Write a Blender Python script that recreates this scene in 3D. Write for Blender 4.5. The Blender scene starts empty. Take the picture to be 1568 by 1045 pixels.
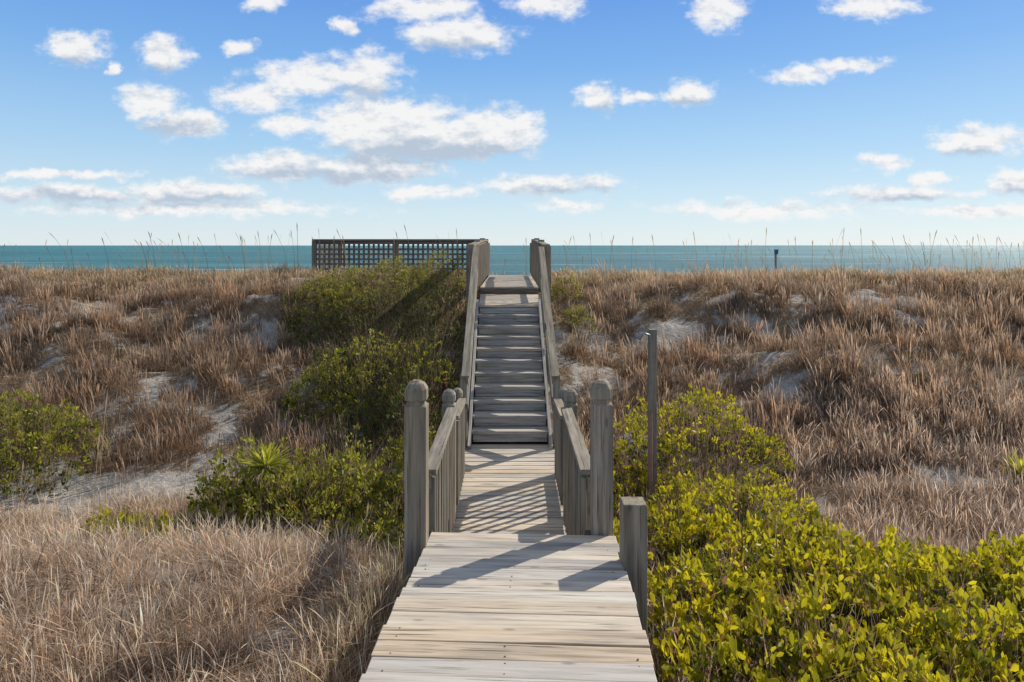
import bpy, math, numpy as np
from mathutils import Vector
R = np.random.RandomState(7)
scene = bpy.context.scene
F = 1045.0
def link(o): scene.collection.objects.link(o); return o

# ---------------------------------------------------------------- noise
TAB = np.random.RandomState(3).rand(256,256)
def vn(x,y):
    x=np.asarray(x,float); y=np.asarray(y,float)
    xi=np.floor(x).astype(int); yi=np.floor(y).astype(int)
    fx=x-xi; fy=y-yi; fx=fx*fx*(3-2*fx); fy=fy*fy*(3-2*fy)
    a=TAB[xi&255,yi&255]; b=TAB[(xi+1)&255,yi&255]; c=TAB[xi&255,(yi+1)&255]; d=TAB[(xi+1)&255,(yi+1)&255]
    return (a*(1-fx)+b*fx)*(1-fy)+(c*(1-fx)+d*fx)*fy
def fbm(x,y,o=4):
    s=0;a=.5;t=0
    for i in range(o):
        s=s+a*vn(x*2**i+17.3*i,y*2**i+5.1*i); t+=a; a*=.5
    return s/t
def sst(a,b,x):
    t=np.clip((x-a)/(b-a),0,1); return t*t*(3-2*t)

# ---------------------------------------------------------------- terrain
PY=[-4000,-40,0,7.6,9,10.5,12,13.5,15,17,20,26,34,60,95,200]
PZ=[-2.6,-2.6,-2.75,-2.8,-2.55,-1.98,-1.42,-1.02,-.84,-.80,-1.0,-3.0,-4.6,-5.4,-7.5,-12]
def zt(x,y):
    x=np.asarray(x,float); y=np.asarray(y,float)
    yy=y+ (fbm(x*.18+3,y*.05+1,2)-.5)*2.2*sst(1.2,4,np.abs(x))
    z=(np.interp(yy-.35,PY,PZ)+np.interp(yy,PY,PZ)+np.interp(yy+.35,PY,PZ))/3
    near=sst(.7,2.2,np.abs(x))
    slope=sst(8,10,y)*(1-sst(24,40,y))
    crest=sst(12.5,15,y)
    z=z+(fbm(x*.55,y*.7+9,4)-.5)*(.16+.85*slope*(1-.72*crest))*near
    z=z+(fbm(x*2.6,y*2.6,3)-.5)*.15
    z=z+.60*(1-sst(4.2,6.6,y))*sst(-8,-3,y)*(1-sst(-.62,-.4,x))
    z=z+.20*(1-sst(4.2,6.6,y))*sst(-8,-3,y)*sst(.3,.6,x)
    lim=np.where(y<8.9,-2.72,np.where(y<11.4,-2.72+.568*(y-8.9),np.where(y<14,-1.12,-.98)))
    k=(1-sst(.75,1.15,np.abs(x)))*sst(4.3,5,y)*(1-sst(19.5,20.5,y))
    z=np.where((k>0)&(z>lim),z*(1-k)+lim*k,z)
    return z
PATCH=[(-4.9,7.7,2.0,.55),(-3.3,8.3,.5,.4),(-7.6,12.4,.75,.3),(-9.3,12.2,.55,.3),(-4.3,11.8,.7,.25),(-5.6,12.6,.35,.2),(-6.7,11.2,.35,.2),
 (2.5,12.0,.8,.3),(6.7,12.7,1.0,.3),(8.2,12.4,.6,.28),(3.3,10.9,.6,.25),(5.2,10.1,.5,.22),(4.2,12.3,.4,.25),(1.5,10.6,.35,.35),(7.6,11.0,.45,.2),
 (9.6,12.0,.6,.25),(-2.9,10.6,.5,.3),(5.3,11.5,.35,.2),(9.0,10.0,.45,.22),(-3.2,5.3,.4,.2),(-2.3,4.2,.3,.16),(-8.2,10.4,.45,.22),(3.0,9.6,.3,.2),(4.6,7.7,.5,.2)]
def sand(x,y):
    s=np.zeros(np.shape(x))
    wx=x+(fbm(x*1.8,y*1.8,3)-.5)*1.8; wy=y+(fbm(x*1.8+40,y*1.8,3)-.5)*1.2
    for a,b,c,d in PATCH:
        e=1.22-np.sqrt(((wx-a)/c)**2+((wy-b)/d)**2)
        s=np.maximum(s,e*1.6)
    n=fbm(x*1.3+31,y*2.1+8,4)
    s=np.maximum(s,(n-.655)*11)
    n2=fbm(x*2.9+5,y*4.2+3,3)
    s=np.maximum(s,np.clip((n2-.60)*8,0,.7)*(y<15))
    s=np.where(y>23,np.maximum(s,(y-23)/4),s)
    s=np.where(y<-8,np.maximum(s,.2),s)
    return np.clip(s,0,1)

def fastmesh(name,V,T,col=None,smooth=False):
    me=bpy.data.meshes.new(name)
    V=np.ascontiguousarray(V,np.float32); T=np.ascontiguousarray(T,np.int32)
    n,k=T.shape
    me.vertices.add(len(V)); me.vertices.foreach_set('co',V.ravel())
    me.loops.add(n*k); me.loops.foreach_set('vertex_index',T.ravel())
    me.polygons.add(n); me.polygons.foreach_set('loop_start',np.arange(n,dtype=np.int32)*k)
    if smooth: me.polygons.foreach_set('use_smooth',np.ones(n,bool))
    if col is not None:
        ca=me.color_attributes.new(name='Col',type='FLOAT_COLOR',domain='POINT')
        c=np.ones((len(V),4),np.float32); c[:,:3]=np.clip(col,0,1); ca.data.foreach_set('color',c.ravel())
    me.update(calc_edges=True); me.validate()
    return me

# ---------------------------------------------------------------- materials
def newmat(name):
    m=bpy.data.materials.new(name); m.use_nodes=True
    nt=m.node_tree; nt.nodes.clear()
    return m,nt,nt.nodes,nt.links
def N(nt,t,**k):
    n=nt.nodes.new(t)
    for a,b in k.items(): setattr(n,a,b)
    return n
def ramp(nt,fac,stops):
    r=N(nt,'ShaderNodeValToRGB'); e=r.color_ramp.elements
    while len(e)<len(stops): e.new(.5)
    for i,(p,c) in enumerate(stops):
        e[i].position=p; e[i].color=(c[0],c[1],c[2],1) if hasattr(c,'__len__') else (c,c,c,1)
    nt.links.new(fac,r.inputs[0]); return r.outputs[0]
def mixc(nt,a,b,fac,mode='MIX'):
    m=N(nt,'ShaderNodeMix',data_type='RGBA',blend_type=mode)
    for s,v in ((m.inputs[0],fac),(m.inputs[6],a),(m.inputs[7],b)):
        if isinstance(v,(int,float)): s.default_value=v
        elif isinstance(v,(tuple,list)): s.default_value=(*v,1)
        else: nt.links.new(v,s)
    return m.outputs[2]
def noise(nt,vec,scale,detail=4,rough=.5):
    n=N(nt,'ShaderNodeTexNoise'); n.inputs['Scale'].default_value=scale
    n.inputs['Detail'].default_value=detail; n.inputs['Roughness'].default_value=rough
    if vec is not None: nt.links.new(vec,n.inputs['Vector'])
    return n.outputs[0]
def vmul(nt,vec,v):
    m=N(nt,'ShaderNodeVectorMath',operation='MULTIPLY'); nt.links.new(vec,m.inputs[0]); m.inputs[1].default_value=v
    return m.outputs[0]

def wood(name,dark,mid,light,rnd_amt=.35,green=0.0):
    m,nt,ns,L=newmat(name)
    g=N(nt,'ShaderNodeAttribute',attribute_name='gc').outputs['Vector']
    r=N(nt,'ShaderNodeAttribute',attribute_name='rnd').outputs['Fac']
    n1=noise(nt,vmul(nt,g,(1.3,26,26)),1.0,6,.65)
    n2=noise(nt,vmul(nt,g,(1.0,5,5)),1.0,4,.6)
    n3=noise(nt,vmul(nt,g,(2.2,85,85)),1.0,3,.5)
    c=ramp(nt,n1,[(.30,dark),(.5,mid),(.70,light)])
    c2=ramp(nt,n2,[(.3,(.62,.63,.66)),(.5,(.98,.96,.93)),(.75,(1.0,.95,.88))])
    c=mixc(nt,c,c2,.85,'MULTIPLY')
    rr=ramp(nt,r,[(0,(.60,.61,.63)),(.25,(.86,.87,.89)),(.5,(1,.97,.92)),(.75,(.92,.80,.66)),(1,(1.0,.99,.97))])
    c=mixc(nt,c,rr,rnd_amt*2,'MULTIPLY')
    cr=ramp(nt,n3,[(.31,.22),(.39,1)])
    c=mixc(nt,c,cr,.8,'MULTIPLY')
    vo=N(nt,'ShaderNodeTexVoronoi'); vo.inputs['Scale'].default_value=1
    L.new(vmul(nt,g,(3.0,9,9)),vo.inputs['Vector'])
    kn=ramp(nt,vo.outputs['Distance'],[(.07,.35),(.13,1)])
    c=mixc(nt,c,kn,.6,'MULTIPLY')
    if green>0:
        tc=N(nt,'ShaderNodeTexCoord').outputs['Object']
        gn=ramp(nt,noise(nt,tc,5,4,.6),[(.5,0),(.68,1)])
        mm=N(nt,'ShaderNodeMath',operation='MULTIPLY'); L.new(gn,mm.inputs[0]); mm.inputs[1].default_value=green
        c=mixc(nt,c,(.19,.21,.12),mm.outputs[0])
    b=N(nt,'ShaderNodeBsdfPrincipled'); L.new(c,b.inputs['Base Color']); b.inputs['Roughness'].default_value=.85
    b.inputs['Specular IOR Level'].default_value=.2
    bp=N(nt,'ShaderNodeBump'); bp.inputs['Strength'].default_value=.6; bp.inputs['Distance'].default_value=.006
    ad=N(nt,'ShaderNodeMath',operation='ADD'); L.new(n1,ad.inputs[0]); L.new(cr,ad.inputs[1])
    L.new(ad.outputs[0],bp.inputs['Height']); L.new(bp.outputs[0],b.inputs['Normal'])
    o=N(nt,'ShaderNodeOutputMaterial'); L.new(b.outputs[0],o.inputs[0]); return m
M_DECK=wood('deck_wood',(.38,.34,.29),(.63,.58,.51),(.76,.72,.65),.46)
M_STAIR=wood('stair_wood',(.26,.24,.21),(.49,.46,.42),(.66,.63,.58),.35)
M_RAIL=wood('rail_wood',(.15,.13,.105),(.31,.275,.225),(.46,.42,.35),.3,.35)
M_GREY=wood('grey_wood',(.10,.09,.08),(.20,.18,.155),(.31,.28,.245),.3)

def foliage(name,trans=.35,rough=.55,spec=.3):
    m,nt,ns,L=newmat(name)
    a=N(nt,'ShaderNodeAttribute',attribute_name='Col').outputs['Color']
    b=N(nt,'ShaderNodeBsdfPrincipled'); L.new(a,b.inputs['Base Color']); b.inputs['Roughness'].default_value=rough
    b.inputs['Specular IOR Level'].default_value=spec
    t=N(nt,'ShaderNodeBsdfTranslucent'); L.new(a,t.inputs[0])
    mx=N(nt,'ShaderNodeMixShader'); mx.inputs[0].default_value=trans
    L.new(b.outputs[0],mx.inputs[1]); L.new(t.outputs[0],mx.inputs[2])
    o=N(nt,'ShaderNodeOutputMaterial'); L.new(mx.outputs[0],o.inputs[0]); return m
M_GRASS=foliage('grass_mat',.5,.7,.12)
M_LEAF=foliage('leaf_mat',.5,.42,.3)

def sandmat():
    m,nt,ns,L=newmat('sand_mat')
    a=N(nt,'ShaderNodeAttribute',attribute_name='Col').outputs['Color']
    sep=N(nt,'ShaderNodeSeparateColor'); L.new(a,sep.inputs[0])
    tc=N(nt,'ShaderNodeTexCoord').outputs['Object']
    n=noise(nt,tc,9,6,.65); nf=noise(nt,tc,70,4,.7)
    s=ramp(nt,n,[(.3,(.30,.27,.235)),(.6,(.49,.45,.40)),(.8,(.56,.52,.46))])
    s=mixc(nt,s,ramp(nt,nf,[(.36,.30),(.53,1)]),.75,'MULTIPLY')
    l=ramp(nt,nf,[(.3,(.07,.047,.031)),(.5,(.19,.135,.088)),(.7,(.38,.285,.19))])
    ad=N(nt,'ShaderNodeMath',operation='ADD'); L.new(sep.outputs[0],ad.inputs[0])
    sb=N(nt,'ShaderNodeMath',operation='MULTIPLY_ADD'); L.new(n,sb.inputs[0]); sb.inputs[1].default_value=2.6; sb.inputs[2].default_value=-1.35
    L.new(sb.outputs[0],ad.inputs[1])
    f=ramp(nt,ad.outputs[0],[(.2,0),(.7,1)])
    c=mixc(nt,l,s,f)
    b=N(nt,'ShaderNodeBsdfPrincipled'); L.new(c,b.inputs['Base Color']); b.inputs['Roughness'].default_value=.95
    b.inputs['Specular IOR Level'].default_value=.1
    bp=N(nt,'ShaderNodeBump'); bp.inputs['Strength'].default_value=.9; bp.inputs['Distance'].default_value=.06
    L.new(n,bp.inputs['Height']); L.new(bp.outputs[0],b.inputs['Normal'])
    o=N(nt,'ShaderNodeOutputMaterial'); L.new(b.outputs[0],o.inputs[0]); return m

xs=np.concatenate([[-4000,-1500,-600,-250,-120,-70,-45,-32,-26],np.arange(-22,22.01,.13),[26,32,45,70,120,250,600,1500,4000]])
ys=np.concatenate([[-4000,-1000,-300,-100,-50,-25,-12,-6,-3,-1,0],np.arange(.5,20,.12),np.arange(20,36,.6),[38,42,48,55,62,70,80,95,120,200]])
X,Y=np.meshgrid(xs,ys); Z=zt(X,Y)
nx,ny=len(xs),len(ys)
idx=np.arange(nx*ny).reshape(ny,nx)
Q=np.stack([idx[:-1,:-1],idx[:-1,1:],idx[1:,1:],idx[1:,:-1]],-1).reshape(-1,4)
sc=sand(X,Y).ravel()
me=fastmesh('sand_dune',np.stack([X,Y,Z],-1).reshape(-1,3),Q,np.stack([sc,sc,sc],-1),True)
me.materials.append(sandmat()); link(bpy.data.objects.new('sand_dune_ground',me))

# ocean
m,nt,ns,L=newmat('ocean_mat')
tc=N(nt,'ShaderNodeTexCoord').outputs['Object']
w1=noise(nt,vmul(nt,tc,(.05,.22,1)),1,8,.65)
w2=noise(nt,vmul(nt,tc,(.003,.022,1)),1,5,.65)
w3=noise(nt,vmul(nt,tc,(.012,.09,1)),1,4,.6)
c=ramp(nt,w2,[(.32,(.012,.115,.145)),(.5,(.025,.180,.200)),(.66,(.06,.28,.275))])
wc=ramp(nt,w3,[(.60,0),(.68,.8)])
c=mixc(nt,c,(.40,.54,.53),wc)
b=N(nt,'ShaderNodeBsdfPrincipled'); L.new(c,b.inputs['Base Color']); b.inputs['Roughness'].default_value=.45
b.inputs['Specular IOR Level'].default_value=.32
bp=N(nt,'ShaderNodeBump'); bp.inputs['Strength'].default_value=1; bp.inputs['Distance'].default_value=5.0
L.new(w1,bp.inputs['Height']); L.new(bp.outputs[0],b.inputs['Normal'])
o=N(nt,'ShaderNodeOutputMaterial'); L.new(b.outputs[0],o.inputs[0])
me=bpy.data.meshes.new('ocean'); s=40000
me.from_pydata([(-s,40,-5.5),(s,40,-5.5),(s,s,-5.5),(-s,s,-5.5)],[],[(0,1,2,3)]); me.materials.append(m)
link(bpy.data.objects.new('ocean_water',me))

# ---------------------------------------------------------------- timber builder
class TB:
    def __init__(s): s.v=[];s.f=[];s.g=[];s.r=[]
    def add(s,V,Fc,G,r):
        b=len(s.v); s.v+=V; s.f+=[tuple(i+b for i in f) for f in Fc]; s.g+=G; s.r+=[r]*len(V)
    def beam(s,p0,p1,w,h,up=(0,0,1),roll=0,jit=.0):
        p0=Vector(p0);p1=Vector(p1); t=(p1-p0); ln=t.length; t.normalize()
        sd=t.cross(Vector(up)).normalized(); u=sd.cross(t)
        off=R.rand(3)*40; V=[];G=[]
        for a in (0,1):
            for (i,j) in ((-1,-1),(1,-1),(1,1),(-1,1)):
                j2=Vector(R.randn(3))*jit
                V.append(tuple(p0+t*(ln*a)+sd*(i*w/2)+u*(j*h/2)+j2)); G.append((off[0]+ln*a,off[1]+i*w/2,off[2]+j*h/2))
        s.add(V,[(0,3,2,1),(4,5,6,7),(0,1,5,4),(1,2,6,5),(2,3,7,6),(3,0,4,7)],G,R.rand())
    def post(s,x,y,z0,z1,hw,cap=True,lean=(0,0)):
        off=R.rand(3)*40
        c=hw*.07
        if cap: secs=[(z0,hw,c),(z1-hw*2.3,hw,c),(z1-hw*2.15,hw*.80,hw*.22),(z1-hw*1.85,hw*.80,hw*.22),(z1-hw*1.7,hw,hw*.3),(z1-hw*.75,hw*1.0,hw*.38),(z1-hw*.25,hw*.72,hw*.3),(z1,hw*.32,hw*.12)]
        else: secs=[(z0,hw,c),(z1-.008,hw,c),(z1,hw*.94,c)]
        V=[];G=[];Fc=[]
        for z,h,k in secs:
            for px,py in ((-h+k,-h),(h-k,-h),(h,-h+k),(h,h-k),(h-k,h),(-h+k,h),(-h,h-k),(-h,-h+k)):
                lx=lean[0]*(z-z0);ly=lean[1]*(z-z0)
                V.append((x+px+lx,y+py+ly,z)); G.append((off[0]+z,off[1]+px,off[2]+py))
        n=len(secs)
        for i in range(n-1):
            for j in range(8):
                Fc.append((i*8+j,i*8+(j+1)%8,(i+1)*8+(j+1)%8,(i+1)*8+j))
        Fc.append(tuple(range(7,-1,-1))); Fc.append(tuple((n-1)*8+j for j in range(8)))
        s.add(V,Fc,G,.35+.5*R.rand())
    def make(s,name,mat,parent=None,bevel=.004):
        me=bpy.data.meshes.new(name); me.from_pydata(s.v,[],s.f)
        a=me.attributes.new('gc','FLOAT_VECTOR','POINT'); a.data.foreach_set('vector',np.array(s.g,np.float32).ravel())
        a=me.attributes.new('rnd','FLOAT','POINT'); a.data.foreach_set('value',np.array(s.r,np.float32))
        me.materials.append(mat); o=link(bpy.data.objects.new(name,me))
        if bevel:
            md=o.modifiers.new('bev','BEVEL'); md.width=bevel; md.segments=2; md.limit_method='ANGLE'; md.angle_limit=.6
        if parent: o.parent=parent
        return o
def empty(name):
    e=bpy.data.objects.new(name,None); e.empty_display_size=.2; return link(e)

# ---------------------------------------------------------------- boardwalk
bw=empty('boardwalk')
def fd(y):
    t=(y-2.72)/1.71
    return -.012+t*.0735, -1.741-t*.141
tb=TB(); nails=TB()
pitch=.142; dirx=Vector((1,-.043,0)).normalized()
GAP=.019
ylist=[]; y=4.45-.07
while y>-2.2:
    ylist.append(y); y-=pitch
for k,y in enumerate(ylist):
    cx,cz=fd(y)
    a=.6+R.uniform(-.010,.014); b2=.6+R.uniform(-.010,.014)
    zz=cz-.018+R.uniform(-.004,.004); tw=R.uniform(-.004,.004)
    p0=Vector((cx,y,zz))-dirx*a+Vector((0,tw,R.uniform(-.004,.004))); p1=Vector((cx,y,zz))+dirx*b2+Vector((0,-tw,R.uniform(-.004,.004)))
    tb.beam(p0,p1,pitch-GAP+R.uniform(-.004,.004),.036,jit=.001)
    for xx in (-.53,-.03,.53):
        for dy in (-.035,.035):
            if R.rand()<.2: continue
            q=Vector((cx,y+dy,0))+dirx*(xx+R.uniform(-.012,.012)); q.y+=R.uniform(-.006,.006); q.z=zz+.0185
            nails.beam(q-Vector((0,0,.006)),q+Vector((0,0,.0006)),.006,.006,up=(0,1,0))
y=8.86
while y>5.45:
    a=.58+R.uniform(-.012,.012); b2=.575+R.uniform(-.012,.012); zz=-2.618+R.uniform(-.004,.004)
    tb.beam((-.025-a,y,zz),(-.025+b2,y,zz),pitch-.015,.036,jit=.001); y-=pitch
for k in range(3):
    z=-1.882-.18*(k+1); yy=4.45+.06+.27*k
    for q in (.07,.21): tb.beam((-.53,yy+q,z-.018),(.60,yy+q,z-.018),.134,.036)
y=11.49
while y<14.0:
    k=(y-11.4)/2.6; hw=.50+.09*k
    tb.beam((-.055-hw,y,-1.018+R.uniform(-.003,.003)),(-.055+hw,y,-1.018+R.uniform(-.003,.003)),pitch-.010,.036,jit=.0008); y+=pitch
y=14.10
while y<19.6:
    tb.beam((-.655,y,-.878+R.uniform(-.003,.003)),(.545,y,-.878+R.uniform(-.003,.003)),pitch-.010,.036,jit=.0008); y+=pitch
tb.make('deck_boards',M_DECK,bw,.004)
mm,nt,ns,L=newmat('nail_mat'); b=N(nt,'ShaderNodeBsdfPrincipled'); b.inputs['Base Color'].default_value=(.10,.075,.055,1); b.inputs['Roughness'].default_value=.7
o=N(nt,'ShaderNodeOutputMaterial'); L.new(b.outputs[0],o.inputs[0]); M_NAIL=mm
nails.make('nail_heads',M_NAIL,bw,0)
fr=TB()
for sx in (-.55,.55):
    c0,z0=fd(-2.2); c1,z1=fd(4.4)
    fr.beam((c0+sx,-2.2,z0-.14),(c1+sx,4.38,z1-.14),.045,.19)
for yy in (-1.5,.6,2.5):
    for sx in (-.5,.5): fr.post(fd(yy)[0]+sx,yy,-3.4,fd(yy)[1]-.05,.06,False)
for sx in (-.55,.50):
    fr.beam((sx,5.4,-2.73),(sx,8.9,-2.73),.045,.18)
    fr.beam((sx*.9-.02,11.6,-1.12),(sx-.02,14.0,-1.12),.045,.16)
    fr.beam((sx-.02,14.1,-1.0),(sx-.02,19.6,-1.0),.045,.19)
    fr.beam((sx,4.47,-1.98),(sx,5.5,-2.66),.045,.22)
    for yy in (13,15,17,19): fr.post(sx-.02,yy,-1.7,-1.05,.06,False)
fr.beam((-.52,4.47,-2.0),(.62,4.47,-2.0),.035,.19)
fr.beam((-.65,14.02,-.945),(.54,14.02,-.945),.03,.12)
fr.make('deck_frame',M_GREY,bw,.004)

def low_rail(sx,name):
    e=empty(name); t=TB()
    ox=-.025
    if sx<0: t.post(-.598,4.28,-3.4,-.845,.068)
    else: t.post(.590,4.50,-3.4,-.885,.068)
    x2=ox+sx*.575
    t.post(x2+(0.0 if sx<0 else 0.01),6.5,-3.3,-1.37,.062)
    t.post(x2-(.02 if sx<0 else -.03),7.75,-3.3,-1.62,.058)
    t.make('posts',M_RAIL,e,.003)
    t=TB(); xr=ox+sx*.535
    t.beam((xr+sx*.05,4.78,-3.2),(xr+sx*.05,4.78,-1.56),.085,.085,up=(0,1,0))
    t.beam((xr,4.60,-1.53),(xr,6.42,-1.54),.10,.038)
    t.beam((xr+sx*.02,4.62,-1.62),(xr+sx*.02,6.44,-1.63),.035,.11)
    t.beam((xr,6.58,-1.66),(xr-.0,7.69,-1.74),.09,.038)
    t.beam((xr+sx*.02,4.9,-2.48),(xr+sx*.02,7.7,-2.50),.035,.09)
    y=4.66
    while y<7.65:
        if abs(y-6.5)>.1:
            top=-1.58 if y<6.5 else -1.72
            t.beam((xr-sx*.018,y,-2.55),(xr-sx*.018+R.uniform(-.003,.003),y+R.uniform(-.006,.006),top),.034,.034,up=(0,1,0))
        y+=.128
    t.make('handrail_and_balusters',M_RAIL,e,.003)
low_rail(-1,'wooden_railing'); low_rail(1,'wooden_railing')
t=TB(); t.post(.705,3.97,-3.3,-1.485,.07,False); t.make('wooden_post',M_RAIL,None,.006)

# ---------------------------------------------------------------- dune stairs
st=empty('wooden_stairs'); tt=TB(); ri=TB(); sg=TB()
def sx_c(y): return -.025-(y-8.9)*.012
for k in range(11):
    y0=8.9+.25*k; z=-2.42+.142*k; cx=sx_c(y0)
    if k<10:
        for q in (.045,.175):
            tt.beam((cx-.50,y0+q,z-.02),(cx+.50,y0+q,z-.02+R.uniform(-.003,.003)),.122,.04,jit=.001)
    ri.beam((cx-.485,y0+.012,z-.042-.05),(cx+.485,y0+.012,z-.042-.05),.022,.098)
tt.make('treads',M_STAIR,st,.004); ri.make('risers',M_STAIR,st,.002)
for s in (-1,1):
    sg.beam((sx_c(8.9)+s*.522,8.72,-2.66),(sx_c(12)+s*.522,11.6,-1.03),.04,.27)
sg.make('stringers',M_STAIR,st,.003)
def stair_rail(s):
    e=empty('stair_handrail'); t=TB()
    def P(y,off,z): return (sx_c(y)+s*off,y,z)
    a=-1.67; bz=-.06
    zr=lambda y: a+(y-8.72)/(11.95-8.72)*(bz-a)
    t.beam(P(8.70,.575,zr(8.70)),P(12.0,.575,zr(12.0)),.10,.036)
    t.beam(P(8.74,.555,zr(8.74)-.085),P(12.0,.555,zr(12.0)-.085),.034,.09)
    t.beam(P(8.74,.555,zr(8.74)-.42),P(12.0,.555,zr(12.0)-.42),.034,.12)
    for y in (8.80,10.35,11.75):
        t.beam(P(y,.598,-3.1+(y-8.8)*.5),P(y,.598,zr(y)-.02),.088,.088,up=(0,1,0))
    X=.68
    for y,h in ((12.05,-.01),(14.5,.12),(17.1,.18),(19.5,.18)):
        t.post(-.06+s*X,y,-1.8,h,.066,False)
    t.beam((-.06+s*(X-.01),12.1,.00),(-.06+s*(X-.01),17.1,.125),.13,.036)
    t.beam((-.06+s*(X-.01),17.2,.125),(-.06+s*(X-.01),19.4,.125),.13,.036)
    t.beam((-.06+s*(X-.07),12.1,-.08),(-.06+s*(X-.07),17.1,.04),.035,.09)
    t.beam((-.06+s*(X-.07),12.1,-.72),(-.06+s*(X-.07),19.3,-.72),.035,.09)
    y=12.25
    while y<19.2:
        if abs(y-14.5)>.1: t.beam((-.06+s*(X-.105),y,-.76),(-.06+s*(X-.105),y,min(.07,-.03+(y-12)*.02)),.034,.034,up=(0,1,0))
        y+=.16
    t.make('rails_and_posts',M_RAIL,e,.003)
stair_rail(-1); stair_rail(1)

# lattice screen
lf=empty('lattice_fence'); t=TB(); FY=17.3
x0,x1=-5.0,-.80
t.beam((x0-.05,FY,.135),(x1,FY,.135),.15,.045); t.beam((x0,FY-.0,.07),(x1,FY,.07),.04,.085)
for xx in (x0,-2.93,x1-.05): t.post(xx,FY+.001,-1.7,.11,.06,False)
t.beam((x0,FY,-.70),(x1,FY,-.70),.04,.09)
t.beam((x0,FY+.08,.135),(x0,FY+2.6,.135),.15,.045); t.beam((x0,FY+.08,-.70),(x0,FY+2.6,-.70),.04,.09); t.post(x0,FY+2.6,-2.0,.11,.06,False)
t.make('frame',M_GREY,lf,.003)
t=TB()
x=x0+.12
while x<x1-.08:
    if abs(x+2.93)>.07: t.beam((x,FY+.012,-.66),(x,FY+.012,.03),.055,.012,up=(0,1,0))
    x+=.125
z=-.60
while z<.02:
    t.beam((x0+.06,FY-.004,z),(x1-.06,FY-.004,z),.012,.05); z+=.125
y=FY+.15
while y<FY+2.5:
    t.beam((x0,y,-.66),(x0,y,.11),.012,.045,up=(0,1,0)); y+=.115
t.make('lattice',M_GREY,lf,0)

# outdoor shower post
sp=empty('outdoor_shower_post'); t=TB(); t.post(1.49,7.25,-3.2,-.89,.042,False,lean=(0,0)); t.make('post',M_RAIL,sp,.003)
def tube(name,pts,rad,mat,parent):
    cu=bpy.data.curves.new(name,'CURVE'); cu.dimensions='3D'; cu.bevel_depth=rad; cu.bevel_resolution=3
    sp_=cu.splines.new('POLY'); sp_.points.add(len(pts)-1)
    for i,p in enumerate(pts): sp_.points[i].co=(*p,1)
    cu.materials.append(mat); o=link(bpy.data.objects.new(name,cu)); o.parent=parent; return o
def plain(name,c,r,metal=0):
    mm,nt,ns,L=newmat(name); b=N(nt,'ShaderNodeBsdfPrincipled'); b.inputs['Roughness'].default_value=r; b.inputs['Metallic'].default_value=metal
    tc=N(nt,'ShaderNodeTexCoord').outputs['Object']; n=noise(nt,tc,25,4,.6)
    cc=ramp(nt,n,[(.3,tuple(v*.6 for v in c)),(.7,c)]); L.new(cc,b.inputs['Base Color'])
    o=N(nt,'ShaderNodeOutputMaterial'); L.new(b.outputs[0],o.inputs[0]); return mm
MP=plain('pipe_metal',(.35,.35,.34),.4,.7); MR=plain('red_pipe',(.42,.22,.18),.6)
tube('riser_pipe',[(1.46,7.17,-3.0),(1.46,7.17,-1.75)],.018,MR,sp)
tube('riser_pipe_upper',[(1.46,7.17,-1.75),(1.46,7.17,-1.0),(1.44,7.16,-.94),(1.38,7.15,-.92),(1.34,7.14,-.94)],.011,MP,sp)
tube('shower_head',[(1.345,7.14,-.93),(1.315,7.13,-.975)],.030,MP,sp)
mp=empty('beach_marker_post'); MB=plain('blue_paint',(.05,.16,.35),.5); MG=plain('grey_pipe',(.25,.27,.28),.6)
tube('pole',[(7.3,18.9,-1.8),(7.3,18.9,-.14)],.03,MG,mp)
t=TB(); t.beam((7.3,18.86,-.24),(7.3,18.86,-.13),.10,.05,up=(0,1,0)); t.beam((7.3,18.86,-.128),(7.3,18.86,-.11),.12,.07,up=(0,1,0)); t.make('marker_box',MB,mp,.004)

# ---------------------------------------------------------------- vegetation
def blades(P,h,w,lean,cb,ct,ts,prof,ang=None,gam=1.0):
    n=len(P); ts=np.array(ts);prof=np.array(prof); K=len(ts)
    if ang is None: ang=R.rand(n)*math.pi
    wd=np.stack([np.cos(ang),np.sin(ang),np.zeros(n)],-1)
    V=np.zeros((n,2*K-1,3)); C=np.zeros((n,2*K-1,3))
    for i,t in enumerate(ts):
        c=P.copy(); c[:,:2]+=lean*(h*t**1.8)[:,None]
        ll=np.linalg.norm(lean,axis=1); c[:,2]+=h*(t-.35*np.minimum(ll,1.2)*t*t)
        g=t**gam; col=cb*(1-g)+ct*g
        if i<K-1:
            o=wd*(w*prof[i]*.5)[:,None]
            V[:,2*i]=c-o; V[:,2*i+1]=c+o; C[:,2*i]=col; C[:,2*i+1]=col
        else: V[:,2*i]=c; C[:,2*i]=col
    tr=[]
    for i in range(K-2): tr+=[(2*i,2*i+1,2*i+3),(2*i,2*i+3,2*i+2)]
    tr.append((2*K-4,2*K-3,2*K-2))
    T=(np.arange(n)[:,None,None]*(2*K-1)+np.array(tr)[None]).reshape(-1,3)
    return V.reshape(-1,3),T,C.reshape(-1,3)
class Acc:
    def __init__(s): s.V=[];s.T=[];s.C=[];s.n=0
    def add(s,V,T,C): s.V.append(V);s.T.append(T+s.n);s.C.append(C);s.n+=len(V)
    def make(s,name,mat):
        me=fastmesh(name,np.concatenate(s.V),np.concatenate(s.T),np.concatenate(s.C)); me.materials.append(mat)
        o=link(bpy.data.objects.new(name,me)); return o
def keepoff(x,y,m=.72):
    on=(np.abs(x+.0)<m)&(y<19.7)
    plat=(x>-5.1)&(x<-.6)&(y>17.2)&(y<20)
    return ~(on|plat)
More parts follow.
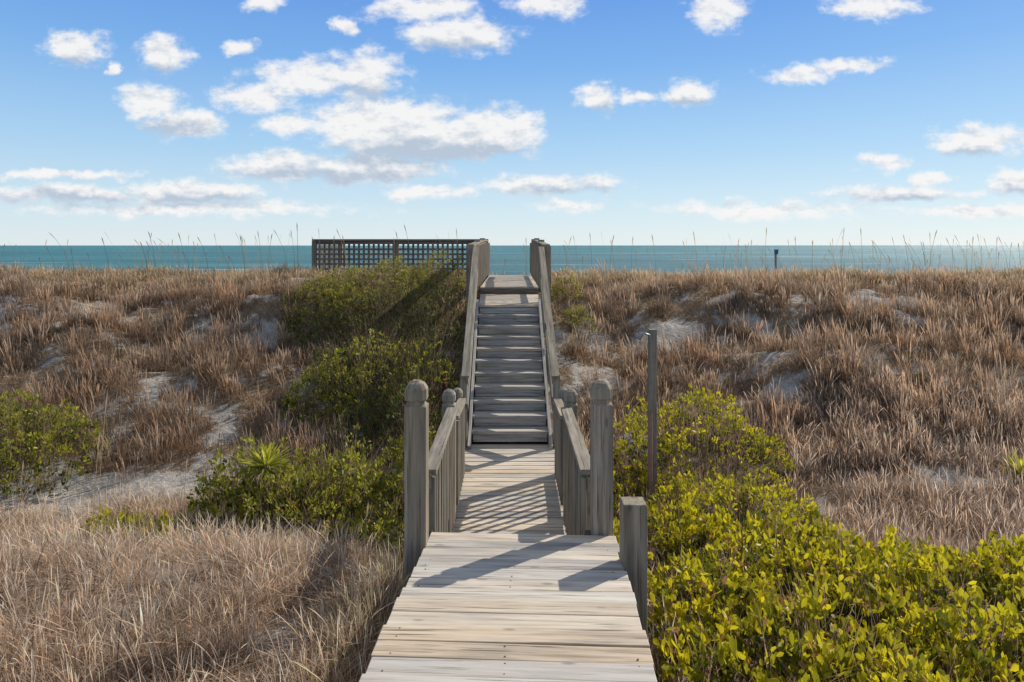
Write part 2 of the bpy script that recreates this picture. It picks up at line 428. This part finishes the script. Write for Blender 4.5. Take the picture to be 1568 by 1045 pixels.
def pts(n,y0,y1,xa=None,xb=None,k=.80,off=2.0):
    y=np.sqrt(R.rand(n)*(y1**2-y0**2)+y0**2)
    x=(R.rand(n)*2-1)*(k*y+off)
    if xa is not None: x=xa+R.rand(n)*(xb-xa)
    return x,y
SHR=[
 (2.15,8.0,1.0,.80,.8,0),(1.35,7.2,.55,.36,.8,0),(1.30,5.9,.55,.42,1,0),(2.1,6.5,.8,.55,.9,0),(2.05,5.3,.85,.46,1,0),(1.25,4.5,.50,.40,1,0),(1.30,3.7,.5,.42,1,0),
 (2.6,4.7,.9,.42,1,0),(3.4,4.9,.8,.36,1,0),(2.7,3.9,.9,.42,1,0),(1.9,3.9,.7,.42,1,0),(3.6,4.0,.8,.42,1,0),(4.3,4.5,.7,.36,1,0),(2.0,3.0,.9,.42,1,0),
 (-2.45,6.85,.62,.85,.85,1),(-1.75,7.0,.7,.80,.85,1),(-1.20,6.7,.48,.68,.85,1),(-2.0,6.4,.55,.60,.85,1),(-1.15,7.8,.45,.65,.8,1),(-2.75,6.7,.4,.55,.85,1),(-1.2,5.9,.4,.35,.85,1),
 (-1.9,9.9,.85,.90,.7,1),(-1.25,9.5,.5,.95,.7,1),(-1.2,10.4,.5,1.0,.7,2),(-2.6,9.7,.6,.5,.7,1),(-1.2,8.75,.45,.70,.7,2),(-1.9,8.9,.5,.40,.7,2),
 (-2.4,12.9,1.2,.75,.6,1),(-1.5,13.2,.75,.85,.6,1),(-3.4,12.5,.8,.5,.6,1),(-1.35,11.6,.6,.95,.65,2),(-2.2,11.6,.85,.80,.65,2),(-2.5,10.8,.7,.55,.65,2),(-3.1,11.7,.5,.4,.65,2),
 (-5.7,8.0,.8,.75,.8,1),(-6.6,8.3,.8,.7,.8,1),(-3.6,6.3,.35,.22,.8,0),(-3.1,6.1,.25,.2,.8,0),(6.8,7.0,.6,.4,.8,1),(1.0,13.2,.35,.45,.6,1),(1.2,12.0,.3,.35,.6,1)]
def inshrub(x,y,s=.85):
    m=np.zeros(np.shape(x),bool)
    for a,b,r,h,l,t in SHR: m|=((x-a)**2+(y-b)**2<(r*s)**2)
    return m

def clumpgrass(acc,cx,cy,nb,h0,h1,rad,cbase,ctip,wide,heads=.35,spread=.35,jit=.25,tv=.7):
    n=len(cx); ci=np.repeat(np.arange(n),nb); m=len(ci)
    ang=R.rand(m)*2*math.pi; rr=rad*np.sqrt(R.rand(m))
    x=cx[ci]+rr*np.cos(ang); y=cy[ci]+rr*np.sin(ang)
    z=zt(x,y)-.02
    hc=h0+(h1-h0)*R.rand(n)**1.3; h=hc[ci]*(.5+.65*R.rand(m))
    lean=np.stack([np.cos(ang),np.sin(ang)],-1)*(spread*R.rand(m)**1.3)[:,None]+np.array([-.10,-.04])+R.randn(m,2)*.08
    tone=(1+(R.rand(n)[ci]-.5)*tv+(R.rand(m)-.5)*jit)[:,None]
    hue=1+((R.rand(n)[ci]-.5)*.5)[:,None]*np.array([.5,0,-.5])
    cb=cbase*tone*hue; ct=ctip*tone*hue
    w=wide*(.7+.6*R.rand(m))*(1+cy[ci]/14)
    hd=R.rand(m)<heads
    P=np.stack([x,y,z],-1)
    a=~hd
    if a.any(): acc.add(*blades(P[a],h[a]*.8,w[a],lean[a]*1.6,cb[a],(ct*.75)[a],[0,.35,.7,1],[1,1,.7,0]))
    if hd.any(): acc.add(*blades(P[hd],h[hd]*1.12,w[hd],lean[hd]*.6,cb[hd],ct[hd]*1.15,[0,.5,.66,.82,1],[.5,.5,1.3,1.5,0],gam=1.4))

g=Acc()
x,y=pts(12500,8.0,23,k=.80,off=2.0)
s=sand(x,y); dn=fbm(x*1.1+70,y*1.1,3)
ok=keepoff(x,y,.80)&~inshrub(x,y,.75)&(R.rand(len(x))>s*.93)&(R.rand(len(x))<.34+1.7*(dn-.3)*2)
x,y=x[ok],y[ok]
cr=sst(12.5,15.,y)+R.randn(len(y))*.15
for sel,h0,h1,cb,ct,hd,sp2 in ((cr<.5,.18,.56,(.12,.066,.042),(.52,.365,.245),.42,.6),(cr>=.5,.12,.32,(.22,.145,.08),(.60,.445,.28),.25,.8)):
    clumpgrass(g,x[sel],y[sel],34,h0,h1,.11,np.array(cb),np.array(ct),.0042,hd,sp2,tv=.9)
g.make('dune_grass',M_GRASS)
g=Acc()
x,y=pts(160000,7.2,22,k=.80,off=2.0); s=sand(x,y)
ok=keepoff(x,y,.68)&(R.rand(len(x))>s*1.15)
x,y=x[ok],y[ok]; n=len(x)
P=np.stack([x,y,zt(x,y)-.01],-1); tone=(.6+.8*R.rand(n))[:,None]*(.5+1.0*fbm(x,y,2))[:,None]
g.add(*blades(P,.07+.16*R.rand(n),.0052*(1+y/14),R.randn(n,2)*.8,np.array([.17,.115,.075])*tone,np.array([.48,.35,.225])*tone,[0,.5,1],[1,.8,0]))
g.make('dry_grass_thatch',M_GRASS)
g=Acc()
x=-.72-R.rand(7400)**1.0*6.5; y=2.2+R.rand(7400)*5.6
s=sand(x,y); dn=fbm(x*1.7+7,y*1.7,3)
ok=(R.rand(len(x))>s*1.1)&~inshrub(x,y,.8)&(np.abs(x)<.85*y+1.8)&keepoff(x,y,.70)&(R.rand(len(x))<.35+1.6*(dn-.3)*2)
x,y=x[ok],y[ok]
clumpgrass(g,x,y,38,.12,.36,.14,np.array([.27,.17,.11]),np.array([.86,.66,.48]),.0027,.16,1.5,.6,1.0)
x=.8+R.rand(6800)*8.5; y=2.2+R.rand(6800)*7.2
s=sand(x,y); dn=fbm(x*1.7+7,y*1.7,3)
ok=(R.rand(len(x))>s*1.1)&~inshrub(x,y,.7)&(np.abs(x)<.85*y+1.8)&keepoff(x,y,.76)&(R.rand(len(x))<.4+1.6*(dn-.3)*2)
x,y=x[ok],y[ok]
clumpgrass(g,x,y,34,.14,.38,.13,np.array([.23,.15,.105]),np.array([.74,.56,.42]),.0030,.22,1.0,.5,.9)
x=np.concatenate([-.74-R.rand(220)*.25,.74+R.rand(120)*.25]); y=np.concatenate([2.4+R.rand(220)*6.4,5.2+R.rand(120)*3.8])
clumpgrass(g,x,y,18,.18,.40,.08,np.array([.17,.12,.06]),np.array([.58,.46,.26]),.003,.2,.7,.4)
# dark matted vines among the straw
x=-.75-R.rand(2600)*5.5; y=2.4+R.rand(2600)*4.6; dn=fbm(x*1.4+90,y*1.4,3); k_=(dn>.5); x,y=x[k_],y[k_]; n=len(x)
P=np.stack([x,y,zt(x,y)+.0],-1); tn=(.5+R.rand(n))[:,None]
g.add(*blades(P,.15+.3*R.rand(n),np.full(n,.0045),R.randn(n,2)*1.1,np.array([[.10,.06,.04]])*tn,np.array([[.16,.09,.06]])*tn,[0,.35,.7,1],[1,.9,.7,0]))
g.make('straw_grass',M_GRASS)
g=Acc(); n=760
x=(R.rand(n)*2-1)*17; y=14.5+R.rand(n)*6
ok=(R.rand(n)<fbm(x*.5+3,y*.3,2)*1.5-.15)&keepoff(x,y,1.1); x,y=x[ok],y[ok]; n=len(x)
P=np.stack([x,y,zt(x,y)],-1); h=.65+.7*R.rand(n)
tn=(.7+.6*R.rand(n))[:,None]
g.add(*blades(P,h,np.full(n,.010),R.randn(n,2)*.15+np.array([-.10,0]),np.array([.26,.20,.11])*tn,np.array([.34,.27,.16])*tn,[0,.5,.8,.85,.93,1],[1,.8,.7,1.2,2.0,0]))
clumpgrass(g,x,y,7,.3,.6,.08,np.array([.18,.15,.07]),np.array([.46,.37,.20]),.005,0,.7)
for (a,b,h) in ((-3.4,5.6,1.35),(-3.2,5.2,1.0),(-2.9,6.0,.8),(-1.0,4.6,.6),(4.3,7.0,.8),(-4.2,5.8,.8)):
    P=np.array([[a,b,float(zt(a,b))]]); g.add(*blades(P,np.array([h]),np.array([.007]),np.array([[.05,.02]]),np.array([[.28,.2,.12]]),np.array([[.45,.35,.22]]),[0,.5,.85,.93,1],[1,.8,.6,2,0],ang=np.array([0.])))
g.make('sea_oats',M_GRASS)

def leaves(acc,C,D,L,W,col):
    n=len(C); up=R.randn(n,3); S=np.cross(D,up); S/=np.linalg.norm(S,axis=1)[:,None]+1e-9; U=np.cross(S,D)
    Lc=L[:,None]; Wc=W[:,None]
    v=[C, C+D*Lc*.35+S*Wc*.42+U*Wc*.12, C+D*Lc*.72+S*Wc*.46+U*Wc*.10, C+D*Lc, C+D*Lc*.72-S*Wc*.46+U*Wc*.10, C+D*Lc*.35-S*Wc*.42+U*Wc*.12, C+D*Lc*.5]
    V=np.stack(v,1); tr=np.array([(0,1,6),(1,2,6),(2,3,6),(3,4,6),(4,5,6),(5,0,6)])
    T=(np.arange(n)[:,None,None]*7+tr[None]).reshape(-1,3)
    acc.add(V.reshape(-1,3),T,np.repeat(col,7,axis=0))
def shrub_group(name,items):
    acc=Acc(); tw=Acc()
    for (a,b,r,h,ls,tone) in items:
        nc=int(r*r*math.pi*(210/ls**1.6))+25
        th=R.rand(nc)*2*math.pi; q=np.sqrt(R.rand(nc))*r*1.05
        x=a+q*np.cos(th); y=b+q*np.sin(th)
        gap=fbm(x*2.4+50,y*2.4+20,2)
        ok=(np.abs(x)>.70)&~((y<4.6)&(np.abs(x)<.84))&((gap>.33)|(tone>0))
        x,y,q=x[ok],y[ok],q[ok]; m=len(x)
        lump=fbm(x*3.1+9,y*3.1,3)
        top=h*np.sqrt(np.clip(1-(q/(r*1.1))**2,0,1))*(.35+1.3*lump)
        fr_=R.rand(m)**.45
        z=zt(x,y)+top*fr_+.02
        C=np.stack([x,y,z],-1)
        nl=8; ci=np.repeat(np.arange(m),nl); M=len(ci)
        out=np.stack([(x-a)/r*.5,(y-b)/r*.5,np.full(m,1.0)],-1)[ci]
        D=out+R.randn(M,3)*.58; D/=np.linalg.norm(D,axis=1)[:,None]
        off=R.randn(M,3)*.022*ls
        base=C[ci]+off
        L=(.036+.036*R.rand(M))*ls*(1.12 if ls==1 else 1); W=L*(.34+.16*R.rand(M))
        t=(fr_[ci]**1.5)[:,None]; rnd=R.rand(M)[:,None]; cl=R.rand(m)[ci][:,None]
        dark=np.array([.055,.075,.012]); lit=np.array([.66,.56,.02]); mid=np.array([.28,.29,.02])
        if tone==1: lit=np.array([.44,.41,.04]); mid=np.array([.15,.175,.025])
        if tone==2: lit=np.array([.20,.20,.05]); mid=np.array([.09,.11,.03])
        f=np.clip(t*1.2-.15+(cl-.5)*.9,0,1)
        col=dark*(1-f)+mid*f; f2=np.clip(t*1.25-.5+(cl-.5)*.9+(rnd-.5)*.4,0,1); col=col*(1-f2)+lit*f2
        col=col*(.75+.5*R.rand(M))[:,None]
        dead=(R.rand(M)<.05)[:,None]; col=np.where(dead,np.array([.30,.16,.06]),col)
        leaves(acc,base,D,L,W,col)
        k=max(12,m//2); ii=R.randint(0,m,k)
        P=np.stack([x[ii]*.7+a*.3,y[ii]*.7+b*.3,zt(x[ii],y[ii])-.02],-1)
        hh=(top[ii]*1.2+.08); ln=np.stack([(x[ii]-P[:,0])/hh,(y[ii]-P[:,1])/hh],-1)
        cc=np.tile(np.array([.26,.18,.12]),(k,1))*(.6+.8*R.rand(k))[:,None]
        tw.add(*blades(P,hh*1.2,np.full(k,.006*ls),ln+R.randn(k,2)*.2,cc,cc*1.4,[0,.5,1],[1,.8,0]))
    e=empty(name)
    o=acc.make('leaves',M_LEAF); o.parent=e; o=tw.make('twigs',M_GRASS); o.parent=e
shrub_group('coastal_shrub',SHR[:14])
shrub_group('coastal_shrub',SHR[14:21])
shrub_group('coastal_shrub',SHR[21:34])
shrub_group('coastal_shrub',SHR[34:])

def yucca(x,y,z,r,n=95):
    e=empty('yucca_plant'); acc=Acc()
    el=np.arcsin(np.clip(R.rand(n)*1.2-.2,-1,1)); az=R.rand(n)*2*math.pi
    D=np.stack([np.cos(el)*np.cos(az),np.cos(el)*np.sin(az),np.sin(el)],-1)
    S=np.cross(D,np.array([0,0,1.])); S/=np.linalg.norm(S,axis=1)[:,None]+1e-6; U=np.cross(S,D)
    L=r*(.75+.4*R.rand(n)); W=np.full(n,.028)
    V=[];C0=np.array([x,y,z])
    rows=[(0,.6),(.3,1.),(.65,.8),(1,0)]
    for t,w in rows:
        c=C0+D*(L*t)[:,None]+np.array([0,0,-.05])*t*t
        V.append(c-S*(W*w/2)[:,None]+U*.004); V.append(c+U*(-.006)*w); V.append(c+S*(W*w/2)[:,None]+U*.004)
    V=np.stack(V,1); tr=[]
    for i in range(3):
        for j in range(2):
            p=i*3+j; tr+=[(p,p+1,p+4),(p,p+4,p+3)]
    T=(np.arange(n)[:,None,None]*12+np.array(tr)[None]).reshape(-1,3)
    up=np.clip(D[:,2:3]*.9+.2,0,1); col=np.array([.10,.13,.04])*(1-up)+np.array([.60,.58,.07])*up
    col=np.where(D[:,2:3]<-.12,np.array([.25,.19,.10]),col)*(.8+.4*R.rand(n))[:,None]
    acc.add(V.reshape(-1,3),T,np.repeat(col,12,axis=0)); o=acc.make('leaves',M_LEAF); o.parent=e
    t=TB(); t.post(x,y,float(zt(x,y))-.1,z+.02,.035,False); t.make('stem',M_GREY,e,.003)
yucca(-2.36,6.55,-2.13,.29); yucca(5.75,7.7,-2.60,.32)

# ---------------------------------------------------------------- camera
cam=bpy.data.cameras.new('camera'); co=link(bpy.data.objects.new('camera',cam)); scene.camera=co
co.location=(0,0,0); co.rotation_euler=(math.pi/2,0,0)
cam.sensor_width=36; cam.lens=24; cam.shift_y=-.0934; cam.clip_end=100000; cam.clip_start=.05

# ---------------------------------------------------------------- light
sd=Vector((1.14,.90,.98)).normalized()
el=math.asin(sd.z); az=math.atan2(sd.x,sd.y)
sun=bpy.data.lights.new('sun','SUN'); sun.energy=5; sun.angle=math.radians(.5); sun.color=(1,.93,.82)
so=link(bpy.data.objects.new('sun',sun)); so.rotation_euler=(-sd).to_track_quat('-Z','Y').to_euler()

W=bpy.data.worlds.new('World'); scene.world=W; W.use_nodes=True; nt=W.node_tree; nt.nodes.clear()
STR=.12
sky=N(nt,'ShaderNodeTexSky',sky_type='NISHITA'); sky.sun_disc=False; sky.sun_elevation=el; sky.sun_rotation=az
sky.air_density=1.0; sky.dust_density=.3; sky.ozone_density=2.0; sky.altitude=0
CL=[(115,75,50,26,1.1),(170,105,14,9,.8),(250,82,40,26,1.1),(372,73,24,14,.9),(405,6,34,17,1),(225,158,52,30,1.1),(290,190,62,22,1.1),
(400,148,66,26,.85),(560,116,62,40,.95),(470,120,90,32,.85),(590,186,125,38,1.7),(750,203,84,36,1.7),(440,190,52,18,.9),(665,218,155,28,1.7),(430,256,90,24,1.4),(565,256,115,26,1.5),
(700,52,84,30,1.2),(650,14,90,26,.75),(535,42,20,14,.5),(840,6,56,24,.75),(918,148,34,22,1.1),(980,150,26,14,.55),(1055,142,42,22,1.1),(1100,15,46,34,.8),
(1335,10,70,22,.95),(1225,112,54,14,1),(1300,102,60,14,.8),(1345,247,45,15,.65),(1500,218,75,27,1.1),(1425,272,30,13,1),(1555,282,40,24,1),
(840,283,110,16,1.1),(655,296,70,12,.9),(1180,320,170,16,.65),(1390,296,120,13,.95),(290,296,120,18,1.1),(100,298,155,15,1),(90,268,130,8,.75),(870,316,60,11,.6),(1500,325,130,12,.6),(300,320,260,13,.65)]
tcw=N(nt,'ShaderNodeTexCoord'); sp_=N(nt,'ShaderNodeSeparateXYZ'); nt.links.new(tcw.outputs['Generated'],sp_.inputs[0])
ym=N(nt,'ShaderNodeMath',operation='MAXIMUM'); nt.links.new(sp_.outputs[1],ym.inputs[0]); ym.inputs[1].default_value=.05
du=N(nt,'ShaderNodeMath',operation='DIVIDE'); nt.links.new(sp_.outputs[0],du.inputs[0]); nt.links.new(ym.outputs[0],du.inputs[1])
dv=N(nt,'ShaderNodeMath',operation='DIVIDE'); nt.links.new(sp_.outputs[2],dv.inputs[0]); nt.links.new(ym.outputs[0],dv.inputs[1])
cb_=N(nt,'ShaderNodeCombineXYZ'); nt.links.new(du.outputs[0],cb_.inputs[0]); nt.links.new(dv.outputs[0],cb_.inputs[1])
P0=cb_.outputs[0]
wn=N(nt,'ShaderNodeTexNoise'); wn.inputs['Scale'].default_value=20; wn.inputs['Detail'].default_value=5; wn.inputs['Roughness'].default_value=.6
nt.links.new(P0,wn.inputs['Vector'])
ws=N(nt,'ShaderNodeVectorMath',operation='SUBTRACT'); nt.links.new(wn.outputs['Color'],ws.inputs[0]); ws.inputs[1].default_value=(.5,.5,.5)
wm=N(nt,'ShaderNodeVectorMath',operation='MULTIPLY'); nt.links.new(ws.outputs[0],wm.inputs[0]); wm.inputs[1].default_value=(.09,.036,0)
wa=N(nt,'ShaderNodeVectorMath',operation='ADD'); nt.links.new(P0,wa.inputs[0]); nt.links.new(wm.outputs[0],wa.inputs[1])
def chain(src,lst,k=1.15,grow=1.0):
    cur=None
    for (px,py,a,b_,w) in lst:
        s1=N(nt,'ShaderNodeVectorMath',operation='SUBTRACT'); nt.links.new(src,s1.inputs[0]); s1.inputs[1].default_value=((px-784)/F,(376-py)/F,0)
        s2=N(nt,'ShaderNodeVectorMath',operation='MULTIPLY'); nt.links.new(s1.outputs[0],s2.inputs[0]); s2.inputs[1].default_value=(F/a/k,F/b_/k,0)
        s3=N(nt,'ShaderNodeVectorMath',operation='LENGTH'); nt.links.new(s2.outputs[0],s3.inputs[0])
        e1=N(nt,'ShaderNodeMath',operation='MULTIPLY_ADD'); nt.links.new(s3.outputs['Value'],e1.inputs[0]); e1.inputs[1].default_value=-(.55+.45*w); e1.inputs[2].default_value=.55+.45*w
        if cur is None: cur=e1.outputs[0]
        else:
            mx=N(nt,'ShaderNodeMath',operation='MAXIMUM'); nt.links.new(cur,mx.inputs[0]); nt.links.new(e1.outputs[0],mx.inputs[1]); cur=mx.outputs[0]
    return cur
cur=chain(wa.outputs[0],CL,1.36)
def cn(src,det):
    fv=vmul(nt,src,(1,1.7,1))
    return noise(nt,fv,26,det,.62)
def vadd(src,v):
    o_=N(nt,'ShaderNodeVectorMath',operation='ADD'); nt.links.new(src,o_.inputs[0]); o_.inputs[1].default_value=v; return o_.outputs[0]
def ma(op,a,b_,c=None):
    m_=N(nt,'ShaderNodeMath',operation=op)
    for i,v in enumerate((a,b_,c)):
        if v is None: continue
        if isinstance(v,(int,float)): m_.inputs[i].default_value=v
        else: nt.links.new(v,m_.inputs[i])
    return m_.outputs[0]
nA=cn(P0,8); nB=cn(vadd(P0,(.004,.010,0)),3)
dens=ma('ADD',ma('MULTIPLY',ma('MINIMUM',cur,.9),1.5),ma('MULTIPLY_ADD',nA,2.0,-1.18))
al=N(nt,'ShaderNodeMapRange',interpolation_type='SMOOTHSTEP'); nt.links.new(dens,al.inputs[0]); al.inputs[1].default_value=-.08; al.inputs[2].default_value=.85
BASE=[(665,234,180,25,1.4),(500,270,170,15,1.2),(690,74,70,14,1),(560,142,60,14,.7),(255,200,80,16,.9),(115,98,44,12,.8),(250,102,36,10,.8),(290,308,120,13,1.1),(110,308,150,13,1.1),(860,294,110,11,.9),(1500,240,76,13,.9),(918,164,30,10,.7),(1055,158,38,9,.7),(1560,300,44,13,.8),(1390,306,130,10,.9)]
bs=chain(wa.outputs[0],BASE,1.35)
lit=ma('ADD',ma('MULTIPLY_ADD',ma('SUBTRACT',nA,nB),2.2,.96),ma('MULTIPLY',ma('MAXIMUM',bs,0),-1.3))
ltr=N(nt,'ShaderNodeMapRange'); nt.links.new(lit,ltr.inputs[0]); ltr.inputs[1].default_value=0; ltr.inputs[2].default_value=1
ccol=mixc(nt,tuple(v/STR for v in (.49,.57,.68)),tuple(v/STR for v in (.94,.93,.92)),ltr.outputs[0])
alf=ma('MULTIPLY',al.outputs[0],.95)
tint=ramp(nt,sp_.outputs[2],[(0,(.76,.85,.89)),(.05,(.63,.80,.91)),(.14,(.40,.65,.91)),(.25,(.21,.46,.87)),(.36,(.12,.32,.80)),(.55,(.30,.36,.48)),(1,(.40,.42,.46))])  # top stops: unseen sky above the view, greyed to cut blue fill light
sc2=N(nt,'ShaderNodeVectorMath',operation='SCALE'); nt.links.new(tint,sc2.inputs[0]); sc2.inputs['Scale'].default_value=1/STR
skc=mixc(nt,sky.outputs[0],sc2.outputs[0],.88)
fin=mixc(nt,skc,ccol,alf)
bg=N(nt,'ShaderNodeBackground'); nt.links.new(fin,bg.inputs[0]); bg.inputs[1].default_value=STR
wo=N(nt,'ShaderNodeOutputWorld'); nt.links.new(bg.outputs[0],wo.inputs[0])
scene.view_settings.view_transform='Standard'; scene.view_settings.look='None'; scene.view_settings.exposure=0
